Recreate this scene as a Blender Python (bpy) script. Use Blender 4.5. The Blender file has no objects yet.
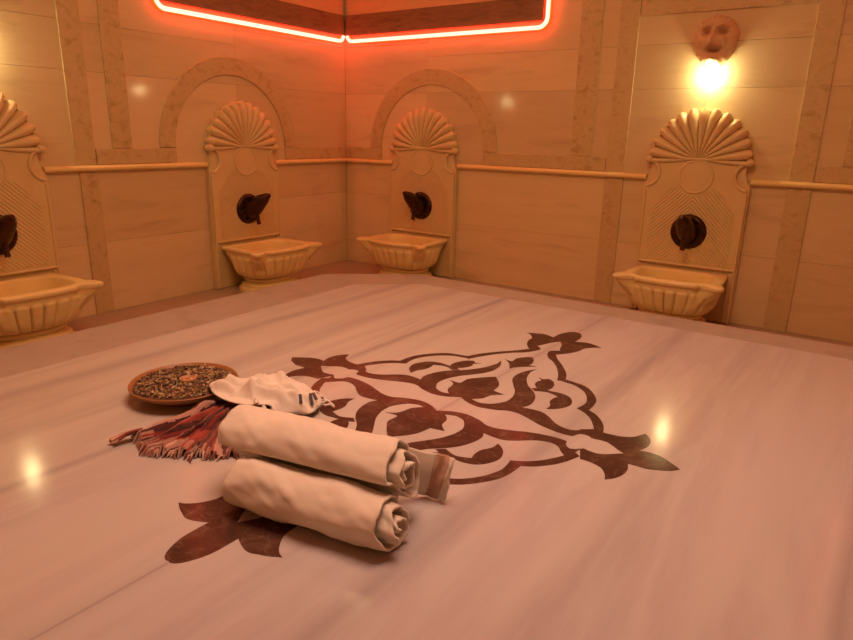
import bpy, bmesh, math, random
from mathutils import Vector, Matrix, noise
from mathutils.geometry import tessellate_polygon

random.seed(7)
U = 0.24                 # metres per building unit (half a fountain panel is 1.25 units wide)
DADO = 3.5               # height of the dado rail above the floor, in units
SLAB = 1.3               # height of the platform top above the floor, in units
RX, RY, CEIL = 23.0, 22.5, 11.7   # room size and ceiling height, in units
PI = math.pi
C = bpy.context.scene.collection


def zz(z):               # height measured from the dado rail -> metres
    return (z + DADO) * U


# ------------------------------------------------------------------ materials
def new_mat(name, rough=0.4, spec=0.5, metal=0.0):
    m = bpy.data.materials.new(name)
    m.use_nodes = True
    nt = m.node_tree
    b = nt.nodes['Principled BSDF']
    b.inputs['Roughness'].default_value = rough
    b.inputs['Specular IOR Level'].default_value = spec
    b.inputs['Metallic'].default_value = metal
    return m, nt, b


def ramp(nt, fac, stops):
    r = nt.nodes.new('ShaderNodeValToRGB')
    e = r.color_ramp.elements
    e[0].position, e[0].color = stops[0][0], (*stops[0][1], 1)
    e[1].position, e[1].color = stops[-1][0], (*stops[-1][1], 1)
    for p, c in stops[1:-1]:
        k = e.new(p)
        k.color = (*c, 1)
    nt.links.new(fac, r.inputs['Fac'])
    return r.outputs['Color']


def coords(nt, scale=(1, 1, 1), rot=(0, 0, 0), kind='Object'):
    t = nt.nodes.new('ShaderNodeTexCoord')
    m = nt.nodes.new('ShaderNodeMapping')
    m.inputs['Scale'].default_value = scale
    m.inputs['Rotation'].default_value = rot
    nt.links.new(t.outputs[kind], m.inputs['Vector'])
    return m.outputs['Vector']


def noise_tex(nt, vec, scale, detail=4, rough=0.55, dist=0.0):
    n = nt.nodes.new('ShaderNodeTexNoise')
    n.inputs['Scale'].default_value = scale
    n.inputs['Detail'].default_value = detail
    n.inputs['Roughness'].default_value = rough
    n.inputs['Distortion'].default_value = dist
    nt.links.new(vec, n.inputs['Vector'])
    return n.outputs['Fac']


def mix(nt, fac, a, b, mode='MIX'):
    m = nt.nodes.new('ShaderNodeMix')
    m.data_type = 'RGBA'
    m.blend_type = mode
    for sock, v in ((m.inputs[0], fac), (m.inputs[6], a), (m.inputs[7], b)):
        if isinstance(v, (int, float)):
            sock.default_value = v
        elif isinstance(v, tuple):
            sock.default_value = (*v, 1)
        else:
            nt.links.new(v, sock)
    return m.outputs[2]


def bump(nt, b, height, strength=0.2, dist=0.01):
    n = nt.nodes.new('ShaderNodeBump')
    n.inputs['Strength'].default_value = strength
    n.inputs['Distance'].default_value = dist
    nt.links.new(height, n.inputs['Height'])
    nt.links.new(n.outputs['Normal'], b.inputs['Normal'])


def math_node(nt, op, a, b=None):
    n = nt.nodes.new('ShaderNodeMath')
    n.operation = op
    for k, v in enumerate((a, b)):
        if v is None:
            continue
        if isinstance(v, (int, float)):
            n.inputs[k].default_value = v
        else:
            nt.links.new(v, n.inputs[k])
    return n.outputs[0]


def attr(nt, name='tint'):
    a = nt.nodes.new('ShaderNodeAttribute')
    a.attribute_name = name
    return a.outputs['Color']


def mat_slab():          # polished white marble, grey drifts running across the platform
    m, nt, b = new_mat('polished_marble', 0.13, 0.045)
    v = coords(nt, (3.2, 0.34, 1), (0, 0, math.radians(2)))
    n1 = noise_tex(nt, v, 1.5, 5, 0.6, 0.35)
    c1 = ramp(nt, n1, [(0.30, (0.495, 0.47, 0.455)), (0.46, (0.48, 0.455, 0.445)), (0.56, (0.44, 0.405, 0.405)),
                       (0.62, (0.475, 0.455, 0.455)), (0.74, (0.40, 0.37, 0.375)), (0.82, (0.47, 0.44, 0.44))])
    v2 = coords(nt, (7.0, 0.5, 1), (0, 0, math.radians(-3)))
    n2 = noise_tex(nt, v2, 1.4, 5, 0.6, 0.2)
    c2 = ramp(nt, n2, [(0.45, (1, 1, 1)), (0.64, (0.95, 0.94, 0.935)), (0.74, (0.84, 0.83, 0.83))])
    col = mix(nt, 0.6, c1, c2, 'MULTIPLY')
    n3 = noise_tex(nt, coords(nt, (1, 0.5, 1)), 1.1, 2)
    col = mix(nt, 0.8, col, ramp(nt, n3, [(0.35, (1.04, 1.03, 0.92)), (0.65, (0.97, 0.96, 1.03))]), 'MULTIPLY')
    # the joints between the long slabs and smoky bands along them
    sep = nt.nodes.new('ShaderNodeSeparateXYZ')
    t = nt.nodes.new('ShaderNodeTexCoord')
    nt.links.new(t.outputs['Object'], sep.inputs[0])
    wob = noise_tex(nt, coords(nt, (1, 2.0, 1)), 1.5, 2)
    skew = math_node(nt, 'SUBTRACT', sep.outputs['X'], math_node(nt, 'MULTIPLY', sep.outputs['Y'], 0.027))
    x = math_node(nt, 'ADD', skew, math_node(nt, 'MULTIPLY', math_node(nt, 'SUBTRACT', wob, 0.5), 0.03))
    patch = noise_tex(nt, coords(nt, (1.2, 1.5, 1)), 1.3, 3)
    for px, w, s, sharp in ((-0.50, 0.026, 0.85, 0), (0.345, 0.05, 0.6, 0), (1.02, 0.03, 0.6, 0), (-1.05, 0.05, 0.6, 0), (-0.78, 0.07, 0.35, 0), (0.62, 0.07, 0.3, 0), (0.004, 0.0045, 0.6, 1), (0.005, 0.028, 0.3, 1)):
        d = math_node(nt, 'ABSOLUTE', math_node(nt, 'SUBTRACT', skew if sharp else x, px))
        k = math_node(nt, 'SUBTRACT', 1.0, math_node(nt, 'DIVIDE', d, w))
        k = math_node(nt, 'MAXIMUM', k, 0.0)
        k = math_node(nt, 'MULTIPLY', k, s)
        if not sharp:
            k = math_node(nt, 'MULTIPLY', k, math_node(nt, 'ADD', patch, 0.3))
        col = mix(nt, k, col, (0.27, 0.235, 0.24))
    nt.links.new(col, b.inputs['Base Color'])
    bump(nt, b, noise_tex(nt, coords(nt, (1, 1, 1)), 120, 2), 0.05, 0.002)
    return m


def mat_inlay():
    m, nt, b = new_mat('dark_inlay_marble', 0.14, 0.08)
    v = coords(nt)
    n = noise_tex(nt, v, 12, 6, 0.65, 0.6)
    c = ramp(nt, n, [(0.3, (0.055, 0.026, 0.018)), (0.55, (0.085, 0.04, 0.026)), (0.66, (0.12, 0.066, 0.044))])
    n2 = noise_tex(nt, v, 7, 5, 0.6, 1.5)
    line = ramp(nt, n2, [(0.485, (0, 0, 0)), (0.5, (1, 1, 1)), (0.515, (0, 0, 0))])
    c = mix(nt, math_node(nt, 'MULTIPLY', line, 0.1), c, (0.55, 0.42, 0.33))
    nt.links.new(c, b.inputs['Base Color'])
    return m


def mat_stone(name, cols, rough, scale=(1, 1, 1), nscale=5, spec=0.45, tint=False, bs=0.0, bscale=40, dist=0.4):
    m, nt, b = new_mat(name, rough, spec)
    v = coords(nt, scale)
    n = noise_tex(nt, v, nscale, 6, 0.6, dist)
    c = ramp(nt, n, cols)
    if tint:
        c = mix(nt, 1.0, c, attr(nt), 'MULTIPLY')
    nt.links.new(c, b.inputs['Base Color'])
    if bs:
        bump(nt, b, noise_tex(nt, coords(nt), bscale, 4, 0.65), bs, 0.006)
    return m


M = {}
M['slab'] = mat_slab()
M['inlay'] = mat_inlay()
M['border'] = mat_stone('grey_marble_border', [(0.3, (0.36, 0.315, 0.29)), (0.55, (0.40, 0.35, 0.325)), (0.75, (0.32, 0.275, 0.255))], 0.16, (1.5, 1.5, 1), 4)
M['wall'] = mat_stone('wall_marble', [(0.28, (0.60, 0.485, 0.31)), (0.42, (0.70, 0.58, 0.375)), (0.56, (0.73, 0.61, 0.40)), (0.66, (0.66, 0.535, 0.345)), (0.78, (0.53, 0.41, 0.255))], 0.1, (0.8, 0.8, 5.0), 1.7, 0.13, tint=True)
M['travertine'] = mat_stone('travertine', [(0.3, (0.53, 0.41, 0.22)), (0.5, (0.60, 0.47, 0.26)), (0.68, (0.44, 0.32, 0.16))], 0.4, (1, 1, 1.4), 14, bs=0.5, bscale=48)
M['stone'] = mat_stone('carved_marble', [(0.3, (0.66, 0.53, 0.29)), (0.6, (0.71, 0.58, 0.335)), (0.8, (0.60, 0.47, 0.24))], 0.32, (1, 1, 1), 5, bs=0.08)
M['basin'] = mat_stone('basin_marble', [(0.3, (0.78, 0.64, 0.30)), (0.6, (0.82, 0.69, 0.35)), (0.8, (0.70, 0.55, 0.24))], 0.3, (1, 1, 1), 5, bs=0.08)
M['rail'] = mat_stone('rail_marble', [(0.3, (0.82, 0.68, 0.34)), (0.7, (0.76, 0.61, 0.28))], 0.22, (1, 1, 1), 8)
M['floor'] = mat_stone('floor_marble', [(0.3, (0.36, 0.26, 0.20)), (0.6, (0.42, 0.31, 0.24)), (0.8, (0.32, 0.22, 0.17))], 0.3, (1, 1, 1), 3)
M['plaster'] = mat_stone('ceiling_plaster', [(0.3, (0.62, 0.50, 0.38)), (0.7, (0.68, 0.56, 0.44))], 0.8, (1, 1, 1), 3)


def mat_panel():         # carved plate with fine chevron grooves
    m, nt, b = new_mat('grooved_marble', 0.34, 0.4)
    n = noise_tex(nt, coords(nt), 5, 6, 0.6, 0.4)
    c = ramp(nt, n, [(0.3, (0.65, 0.52, 0.28)), (0.6, (0.70, 0.57, 0.33)), (0.8, (0.59, 0.46, 0.235))])
    t = nt.nodes.new('ShaderNodeTexCoord')
    s = nt.nodes.new('ShaderNodeSeparateXYZ')
    nt.links.new(t.outputs['Object'], s.inputs[0])
    h = math_node(nt, 'ADD', math_node(nt, 'ABSOLUTE', s.outputs['X']), s.outputs['Z'])
    g = math_node(nt, 'SINE', math_node(nt, 'MULTIPLY', h, 2 * PI / 0.024))
    nt.links.new(c, b.inputs['Base Color'])
    bump(nt, b, g, 0.55, 0.004)
    return m


M['panel'] = mat_panel()


def mat_bronze():
    m, nt, b = new_mat('dark_bronze', 0.34, 0.5, 0.85)
    n = noise_tex(nt, coords(nt), 30, 5)
    nt.links.new(ramp(nt, n, [(0.3, (0.035, 0.018, 0.012)), (0.6, (0.075, 0.038, 0.022)), (0.8, (0.13, 0.07, 0.035))]), b.inputs['Base Color'])
    bump(nt, b, n, 0.35, 0.006)
    return m


M['bronze'] = mat_bronze()


def mat_wood(name, a, bcol, rough=0.5, along=(2, 12, 12)):
    m, nt, b = new_mat(name, rough, 0.4)
    n = noise_tex(nt, coords(nt, along), 3, 6, 0.6, 0.8)
    nt.links.new(ramp(nt, n, [(0.3, a), (0.55, bcol), (0.75, a)]), b.inputs['Base Color'])
    return m


M['beam'] = mat_wood('dark_wood', (0.16, 0.07, 0.03), (0.27, 0.13, 0.06))
M['board'] = mat_wood('inner_board', (0.62, 0.34, 0.16), (0.70, 0.40, 0.20), 0.5)
M['metal'] = new_mat('metal_rod', 0.3, 0.5, 0.9)[0]
M['metal'].node_tree.nodes['Principled BSDF'].inputs['Base Color'].default_value = (0.5, 0.42, 0.36, 1)


def mat_emit(name, col, strength):
    m = bpy.data.materials.new(name)
    m.use_nodes = True
    nt = m.node_tree
    nt.nodes.remove(nt.nodes['Principled BSDF'])
    e = nt.nodes.new('ShaderNodeEmission')
    e.inputs['Color'].default_value = (*col, 1)
    e.inputs['Strength'].default_value = strength
    nt.links.new(e.outputs[0], nt.nodes['Material Output'].inputs['Surface'])
    return m


M['neon'] = mat_emit('neon_core', (1.0, 0.30, 0.20), 4.0)
M['red_spill'] = mat_emit('red_spill_emit', (1.0, 0.010, 0.0003), 19.0)  # added glow that gives the neon its red halo and spill
M['bulb'] = mat_emit('warm_bulb', (1.0, 0.78, 0.36), 230.0)


def mat_cloth(name, cols, bs=0.25, tint=False, weave=900):
    m, nt, b = new_mat(name, 0.9, 0.15)
    b.inputs['Sheen Weight'].default_value = 0.25
    n = noise_tex(nt, coords(nt), 9, 4)
    c = ramp(nt, n, cols)
    if tint:
        c = mix(nt, 1.0, attr(nt), c, 'MULTIPLY')
    nt.links.new(c, b.inputs['Base Color'])
    bump(nt, b, noise_tex(nt, coords(nt), weave, 2), bs, 0.001)
    return m


M['towel'] = mat_cloth('cream_cotton', [(0.3, (0.65, 0.60, 0.515)), (0.7, (0.70, 0.65, 0.56))])
M['towel_band'] = mat_cloth('tan_cotton_band', [(0.3, (0.44, 0.27, 0.19)), (0.7, (0.52, 0.33, 0.23))])
M['white_cloth'] = mat_cloth('white_cotton', [(0.3, (0.71, 0.67, 0.59)), (0.7, (0.75, 0.71, 0.63))])
M['scarf'] = mat_cloth('striped_scarf', [(0.3, (0.85, 0.85, 0.85)), (0.7, (1.0, 1.0, 1.0))], tint=True)
M['navy'] = mat_cloth('navy_stripe', [(0.3, (0.07, 0.055, 0.08)), (0.7, (0.11, 0.09, 0.12))])
M['dish'] = mat_wood('turned_wood', (0.27, 0.11, 0.035), (0.36, 0.16, 0.055), 0.42, (4, 4, 9))
M['herbs'] = mat_cloth('dried_flakes', [(0.3, (0.8, 0.8, 0.8)), (0.7, (1, 1, 1))], 0.0, tint=True)
M['slice'] = mat_wood('dried_slice', (0.36, 0.17, 0.07), (0.46, 0.24, 0.11), 0.6, (8, 8, 8))


# ------------------------------------------------------------------ mesh helpers
class MB:
    def __init__(self):
        self.v, self.f, self.c = [], [], []

    def add(self, vs, fs, col=None):
        o = len(self.v)
        self.v += [tuple(p) for p in vs]
        self.f += [tuple(i + o for i in f) for f in fs]
        self.c += [col] * len(fs)
        return self

    def box(self, a, b, col=None):
        (x0, y0, z0), (x1, y1, z1) = a, b
        vs = [(x0, y0, z0), (x1, y0, z0), (x1, y1, z0), (x0, y1, z0), (x0, y0, z1), (x1, y0, z1), (x1, y1, z1), (x0, y1, z1)]
        return self.add(vs, [(0, 3, 2, 1), (4, 5, 6, 7), (0, 1, 5, 4), (1, 2, 6, 5), (2, 3, 7, 6), (3, 0, 4, 7)], col)

    def grid(self, rows, closed_u=False, col=None, cols=None, cap=False):
        n, k = len(rows), len(rows[0])
        o = len(self.v)
        for r in rows:
            self.v += [tuple(p) for p in r]
        for i in range(n - 1):
            for j in range(k if closed_u else k - 1):
                j2 = (j + 1) % k
                self.f.append((o + i * k + j, o + i * k + j2, o + (i + 1) * k + j2, o + (i + 1) * k + j))
                self.c.append(cols(i, j) if cols else col)
        if cap:
            self.f.append(tuple(o + j for j in reversed(range(k))))
            self.f.append(tuple(o + (n - 1) * k + j for j in range(k)))
            self.c += [col, col]
        return self

    def lathe(self, prof, n=48, axis='Z', center=(0, 0, 0), col=None):
        rows = []
        for r, h in prof:
            row = []
            for i in range(n):
                a = 2 * PI * i / n
                p = (r * math.cos(a), r * math.sin(a), h)
                if axis == 'Y':              # profile height points to -Y (out of the wall)
                    p = (r * math.cos(a), -h, r * math.sin(a))
                row.append((p[0] + center[0], p[1] + center[1], p[2] + center[2]))
            rows.append(row)
        return self.grid(rows, True, col)

    def tube(self, pts, rad, n=10, col=None, closed=False):
        pts = [Vector(p) for p in pts]
        rads = rad if isinstance(rad, (list, tuple)) else [rad] * len(pts)
        rows, up = [], None
        for i, p in enumerate(pts):
            if closed:
                t = pts[(i + 1) % len(pts)] - pts[i - 1]
            else:
                t = pts[min(i + 1, len(pts) - 1)] - pts[max(i - 1, 0)]
            t.normalize()
            if up is None:
                up = t.orthogonal().normalized()
            up = (up - t * up.dot(t)).normalized()
            s = t.cross(up)
            rows.append([p + rads[i] * (math.cos(2 * PI * k / n) * up + math.sin(2 * PI * k / n) * s) for k in range(n)])
        if closed:
            rows.append(rows[0])
            return self.grid(rows, True, col)
        return self.grid(rows, True, col, cap=True)

    def prism(self, poly, h0, h1, to3, col=None):
        """poly: 2-D outline; to3(x, y, h) -> 3-D point; solid between h0 and h1."""
        n = len(poly)
        area = sum(poly[i - 1][0] * poly[i][1] - poly[i][0] * poly[i - 1][1] for i in range(n))
        if area < 0:
            poly = poly[::-1]
        tri = tessellate_polygon([[Vector((x, y, 0)) for x, y in poly]])
        vs = [to3(x, y, h0) for x, y in poly] + [to3(x, y, h1) for x, y in poly]
        fs = []
        for a, b, c in tri:
            p, q, r = poly[a], poly[b], poly[c]
            if (q[0] - p[0]) * (r[1] - p[1]) - (q[1] - p[1]) * (r[0] - p[0]) < 0:
                a, c = c, a
            fs.append((a + n, b + n, c + n))
            fs.append((c, b, a))
        for i in range(n):
            j = (i + 1) % n
            fs.append((i, j, j + n, i + n))
        return self.add(vs, fs, col)

    def build(self, name, mat, parent=None, smooth=True, angle=35, recalc=True):
        me = bpy.data.meshes.new(name)
        me.from_pydata(self.v, [], self.f)
        if any(c is not None for c in self.c):
            a = me.color_attributes.new('tint', 'FLOAT_COLOR', 'CORNER')
            k = 0
            for poly, c in zip(me.polygons, self.c):
                for _ in poly.loop_indices:
                    a.data[k].color = (*(c or (1, 1, 1)), 1)
                    k += 1
        if recalc:
            bm = bmesh.new()
            bm.from_mesh(me)
            bmesh.ops.remove_doubles(bm, verts=bm.verts, dist=1e-6)
            bmesh.ops.recalc_face_normals(bm, faces=bm.faces)
            bm.to_mesh(me)
            bm.free()
        if smooth:
            me.polygons.foreach_set('use_smooth', [True] * len(me.polygons))
            me.set_sharp_from_angle(angle=math.radians(angle))
        me.materials.append(M[mat])
        o = bpy.data.objects.new(name, me)
        C.objects.link(o)
        if parent:
            o.parent = parent
        return o


def solidify(o, t, offset=0):
    m = o.modifiers.new('thickness', 'SOLIDIFY')
    m.thickness, m.offset = t, offset
    return o


def bevel(o, w, seg=2):
    m = o.modifiers.new('bevel', 'BEVEL')
    m.width, m.segments, m.limit_method = w, seg, 'ANGLE'
    return o


def subsurf(o, n=1):
    m = o.modifiers.new('subsurf', 'SUBSURF')
    m.levels = m.render_levels = n
    return o


def tag(o, label=None, cat=None, group=None, kind=None):
    for k, v in (('label', label), ('category', cat), ('group', group), ('kind', kind)):
        if v:
            o[k] = v
    return o


def thing(name, loc, rz, label, cat, group=None):
    o = bpy.data.objects.new(name, None)
    o.empty_display_size = 0.05
    C.objects.link(o)
    o.location, o.rotation_euler = loc, (0, 0, rz)
    return tag(o, label, cat, group)


def dup(root, loc, rz, label):
    r = root.copy()
    C.objects.link(r)
    r.location, r.rotation_euler = loc, (0, 0, rz)
    r['label'] = label
    for ch in list(root.children):
        c = ch.copy()
        C.objects.link(c)
        c.parent = r
        for g in ch.children:
            d = g.copy()
            C.objects.link(d)
            d.parent = c
    return r


def catmull(pts, n=8, closed=False):
    out, N = [], len(pts)
    segs = N if closed else N - 1
    for i in range(segs):
        if closed:
            p = [pts[(i + k - 1) % N] for k in range(4)]
        else:
            p = [pts[max(i - 1, 0)], pts[i], pts[i + 1], pts[min(i + 2, N - 1)]]
        for s in range(n):
            t = s / n
            out.append(tuple(0.5 * (2 * b + (c - a) * t + (2 * a - 5 * b + 4 * c - d) * t * t + (3 * b - a - 3 * c + d) * t ** 3)
                             for a, b, c, d in zip(*p)))
    if not closed:
        out.append(tuple(pts[-1]))
    return out


def smooth_outline(pts, n=6):
    """closed outline of (x, y, corner) points, spline between the corners"""
    ci = [i for i, p in enumerate(pts) if p[2]]
    out = []
    for a, b in zip(ci, ci[1:] + [ci[0] + len(pts)]):
        run = [pts[i % len(pts)][:2] for i in range(a, b + 1)]
        out += (catmull(run, n) if len(run) > 2 else run)[:-1]
    return out


def fbm(x, y, z, s=1.0):
    p = Vector((x * s, y * s, z * s))
    return noise.noise(p) + 0.5 * noise.noise(p * 2.1) + 0.25 * noise.noise(p * 4.3)

INLAY = {
  'top_pal': [[-0.567,3.293,1],[-0.438,3.362,0],[-0.3,3.388,0],[-0.179,3.352,0],[-0.1,3.317,1],[-0.087,3.573,0],[-0.03,3.737,0],[0.038,3.825,0],[0.109,3.831,0],[0.186,3.707,0],[0.227,3.537,0],[0.254,3.321,1],[0.379,3.382,0],[0.488,3.406,0],[0.601,3.366,0],[0.692,3.327,1],[0.584,3.256,0],[0.521,3.119,0],[0.473,2.951,0],[0.431,2.819,0],[0.376,2.72,0],[0.302,2.669,0],[0.266,2.599,1],[0.385,2.389,0],[0.554,2.169,0],[0.7,1.95,0],[0.783,1.784,0],[0.837,1.605,1],[0.744,1.554,1],[0.671,1.754,0],[0.543,2.007,0],[0.4,2.207,0],[0.27,2.332,0],[0.198,2.444,0],[0.145,2.609,0],[0.177,2.69,0],[0.264,2.759,1],[0.228,2.852,0],[0.176,3.032,0],[0.071,3.215,1],[-0.018,3.13,0],[-0.067,3.014,0],[-0.109,2.882,0],[-0.142,2.781,0],[-0.109,2.711,0],[-0.062,2.675,1],[-0.093,2.55,0],[-0.174,2.572,0],[-0.287,2.742,0],[-0.35,2.922,0],[-0.362,3.07,0],[-0.422,3.184,0],[-0.498,3.264,0]],
  'right_band': [[0.733,1.589,1],[0.828,1.662,1],[0.961,1.635,0],[1.116,1.595,0],[1.258,1.477,0],[1.379,1.305,0],[1.433,1.178,0],[1.454,1.03,0],[1.455,0.872,1],[1.565,0.803,0],[1.683,0.67,0],[1.766,0.52,0],[1.829,0.321,1],[1.731,0.247,1],[1.692,0.396,0],[1.635,0.515,0],[1.555,0.646,0],[1.441,0.759,0],[1.314,0.833,1],[1.341,0.971,0],[1.335,1.103,0],[1.255,1.297,0],[1.136,1.444,0],[0.98,1.54,0],[0.862,1.558,0]],
  'right_pal': [[1.569,0.297,1],[1.648,0.352,0],[1.699,0.372,0],[1.804,0.376,0],[1.899,0.381,0],[2.019,0.406,0],[2.122,0.475,0],[2.173,0.566,0],[2.207,0.635,1],[2.265,0.57,0],[2.312,0.477,0],[2.325,0.363,0],[2.308,0.269,0],[2.28,0.189,1],[2.385,0.209,0],[2.508,0.185,0],[2.628,0.107,0],[2.734,0.025,1],[2.659,-0.066,0],[2.563,-0.12,0],[2.451,-0.168,0],[2.353,-0.17,0],[2.27,-0.178,1],[2.302,-0.279,0],[2.307,-0.38,0],[2.284,-0.482,0],[2.242,-0.563,0],[2.186,-0.624,1],[2.152,-0.529,0],[2.09,-0.437,0],[2.008,-0.392,0],[1.911,-0.373,0],[1.836,-0.374,1],[1.753,-0.166,1],[1.778,-0.128,0],[1.838,-0.143,0],[1.933,-0.149,0],[2.01,-0.111,0],[2.08,-0.051,0],[2.161,0.021,1],[2.086,0.064,0],[2.005,0.123,0],[1.927,0.167,0],[1.847,0.17,0],[1.778,0.16,0],[1.692,0.195,0],[1.613,0.187,1]],
  'upper_stem': [[-0.024,0.285,1],[0.158,0.172,0],[0.34,0.135,0],[0.545,0.186,0],[0.681,0.254,0],[0.813,0.256,0],[0.969,0.201,0],[1.149,0.123,0],[1.306,0.082,0],[1.432,0.065,0],[1.561,0.075,0],[1.592,0.142,0],[1.63,0.192,0],[1.687,0.214,0],[1.769,0.146,1],[1.75,0.305,1],[1.688,0.393,1],[1.624,0.335,0],[1.567,0.265,0],[1.486,0.218,0],[1.38,0.228,0],[1.269,0.284,0],[1.151,0.389,0],[1.025,0.468,0],[0.894,0.471,0],[0.763,0.45,1],[0.806,0.536,0],[0.807,0.672,0],[0.753,0.855,0],[0.647,1.008,0],[0.509,1.147,0],[0.38,1.369,0],[0.324,1.584,0],[0.317,1.653,0],[0.342,1.791,1],[0.27,1.676,0],[0.222,1.551,0],[0.206,1.366,0],[0.246,1.202,0],[0.356,1.021,0],[0.457,0.862,0],[0.521,0.677,0],[0.527,0.513,0],[0.484,0.409,1],[0.402,0.304,0],[0.269,0.257,0],[0.131,0.302,1]],
  'small_leaf': [[0.487,1.519,1],[0.57,1.476,0],[0.629,1.529,0],[0.726,1.473,0],[0.793,1.334,0],[0.795,1.182,0],[0.726,1.116,0],[0.64,1.136,0],[0.56,1.249,0],[0.545,1.365,0],[0.572,1.413,0]],
  'comma_right': [[0.581,1.091,1],[0.694,1.141,0],[0.83,1.149,0],[0.962,1.16,0],[1.095,1.117,0],[1.18,1.012,0],[1.215,0.874,0],[1.179,0.741,0],[1.11,0.646,0],[1.024,0.581,1],[1.021,0.7,0],[0.964,0.819,0],[0.958,0.927,0],[0.983,1.031,1],[0.821,1.082,0],[0.661,1.019,1]],
  'fish': [[-0.23,1.889,1],[-0.13,1.857,0],[-0.096,1.884,0],[-0.102,2.009,0],[-0.042,2.122,0],[0.051,2.208,0],[0.138,2.098,0],[0.18,1.94,0],[0.161,1.863,1],[0.286,1.88,1],[0.14,1.755,0],[0.057,1.66,0],[0.015,1.561,1],[-0.055,1.695,0],[-0.127,1.796,0]],
  'upper_tulip': [[-0.436,0.675,1],[-0.335,0.663,0],[-0.256,0.679,0],[-0.248,0.847,0],[-0.178,0.954,0],[-0.074,1.08,0],[0.016,1.163,1],[0.139,1.016,0],[0.208,0.88,0],[0.232,0.703,1],[0.403,0.67,1],[0.285,0.55,0],[0.245,0.405,0],[0.143,0.299,0],[0.04,0.265,0],[-0.064,0.265,0],[-0.18,0.281,0],[-0.271,0.389,0],[-0.292,0.526,0],[-0.338,0.616,0]],
}

# ------------------------------------------------------------------ room shell
def wp(side, along, h, out):            # a point on a wall: along (units), h above dado (units), out of the wall (units)
    if side == 'right':
        return (along * U, -out * U, zz(h))
    return (out * U, along * U, zz(h))


def wall_box(mb, side, a0, a1, h0, h1, o0, o1, col=None):
    p, q = wp(side, a0, h0, o0), wp(side, a1, h1, o1)
    return mb.box([min(x, y) for x, y in zip(p, q)], [max(x, y) for x, y in zip(p, q)], col)


def slab_wall(name, side, cols, a_end):
    mb = MB()
    wall_box(mb, side, min(0, a_end), max(0, a_end), -DADO, CEIL - DADO, -0.5, -0.1, (0.55, 0.5, 0.45))
    rnd = random.Random(name)
    for a0, a1, seams in cols:
        hs = [-DADO] + list(seams) + [CEIL - DADO]
        for h0, h1 in zip(hs, hs[1:]):
            k = rnd.uniform(0.88, 1.04)
            g = 0.003
            lo, hi = min(a0, a1), max(a0, a1)
            wall_box(mb, side, lo + g, hi - g, h0 + g, h1 - g, -0.12, rnd.uniform(-0.003, 0.0), (k, k * rnd.uniform(0.97, 1.0), k * rnd.uniform(0.93, 1.0)))
    o = mb.build(name, 'wall', smooth=False)
    return tag(o, kind='structure')


cr = [-1.08, 0.02, 2.16, 3.6, 5.4]
md = [-1.76, 0.02, 2.16, 3.2, 5.0]
slab_wall('wall_right', 'right', [(0, 3.35, cr), (3.35, 9.5, md), (9.5, 11.55, md), (11.55, 13.87, md), (13.87, 18.0, md), (18.0, RX, cr)], RX)
slab_wall('wall_left', 'left', [(0, -4.6, cr), (-4.6, -9.15, md), (-9.15, -11.4, md), (-11.4, -13.7, md), (-13.7, -18, md), (-18, -RY, cr)], -RY)
mb = MB().box((-0.12, -RY * U - 0.12, 0), (RX * U + 0.12, -RY * U, CEIL * U), (0.95, 0.93, 0.9))
tag(mb.build('wall_front', 'wall', smooth=False), kind='structure')
mb = MB().box((RX * U, -RY * U, 0), (RX * U + 0.12, 0.12, CEIL * U), (0.95, 0.93, 0.9))
tag(mb.build('wall_side', 'wall', smooth=False), kind='structure')
tag(MB().box((-0.12, -RY * U - 0.12, -0.1), (RX * U + 0.12, 0.12, 0)).build('floor', 'floor', smooth=False), kind='structure')
tag(MB().box((-0.12, -RY * U - 0.12, CEIL * U), (RX * U + 0.12, 0.12, CEIL * U + 0.1)).build('ceiling', 'plaster', smooth=False), kind='structure')

trim_n = [0]


def trim(mb, mat, bev=0.002, smooth=False):
    trim_n[0] += 1
    o = mb.build('trim_%d' % trim_n[0], mat, smooth=smooth)
    if bev:
        bevel(o, bev, 2)
    return tag(o, kind='structure')


FOUNT = {'right': [3.33, 11.6], 'left': [-4.6, -11.4]}
PH = 0.04                                # how far the flat bands stand out from the wall


def band(side, a0, a1, h0, h1, out=PH):
    trim(wall_box(MB(), side, a0, a1, h0, h1, -0.05, out), 'travertine')


def rail(side, a0, a1):
    mb = MB()
    prof = [(0.0, 0.075), (0.05, 0.08), (0.10, 0.06), (0.13, 0.02), (0.13, -0.02), (0.10, -0.055), (0.05, -0.07), (0.0, -0.07)]
    rows = [[wp(side, a, h, o) for o, h in prof] for a in (a0, a1)]
    mb.grid(rows, True, cap=True)
    trim(mb, 'rail', 0, True)


def arch(side, c, r0, r1, h):
    mb = MB()
    n = 48
    rows = []
    for i in range(n + 1):
        a = PI * i / n
        rows.append([wp(side, c + r * math.cos(a), h + r * math.sin(a), o) for r, o in ((r0, -0.02), (r0, PH), (r1, PH), (r1, -0.02))])
    mb.grid(rows, True, cap=True)
    trim(mb, 'travertine', 0.0015, True)


for s, c in (('right', 3.5), ('left', -4.8)):
    arch(s, c, 1.93, 2.39, 0.47)
TOPH = CEIL - DADO - 0.02
# right wall: two strips each side of the middle bay, one of each pair running to the floor
band('right', 8.2, 8.78, 0.46, TOPH)
band('right', 9.24, 9.74, 0.08, TOPH)
band('right', 13.62, 14.12, 0.08, TOPH)
band('right', 14.62, 15.2, 0.46, TOPH)
band('right', 9.24, 9.74, -DADO, -0.08)
band('right', 13.62, 14.12, -DADO, -0.08)
band('right', 5.43, 9.22, 0.09, 0.45)
band('right', 0.02, 1.57, 0.09, 0.45)
band('right', 14.14, 18.0, 0.09, 0.45)
band('right', 9.76, 13.6, 3.88, 4.4)
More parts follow.
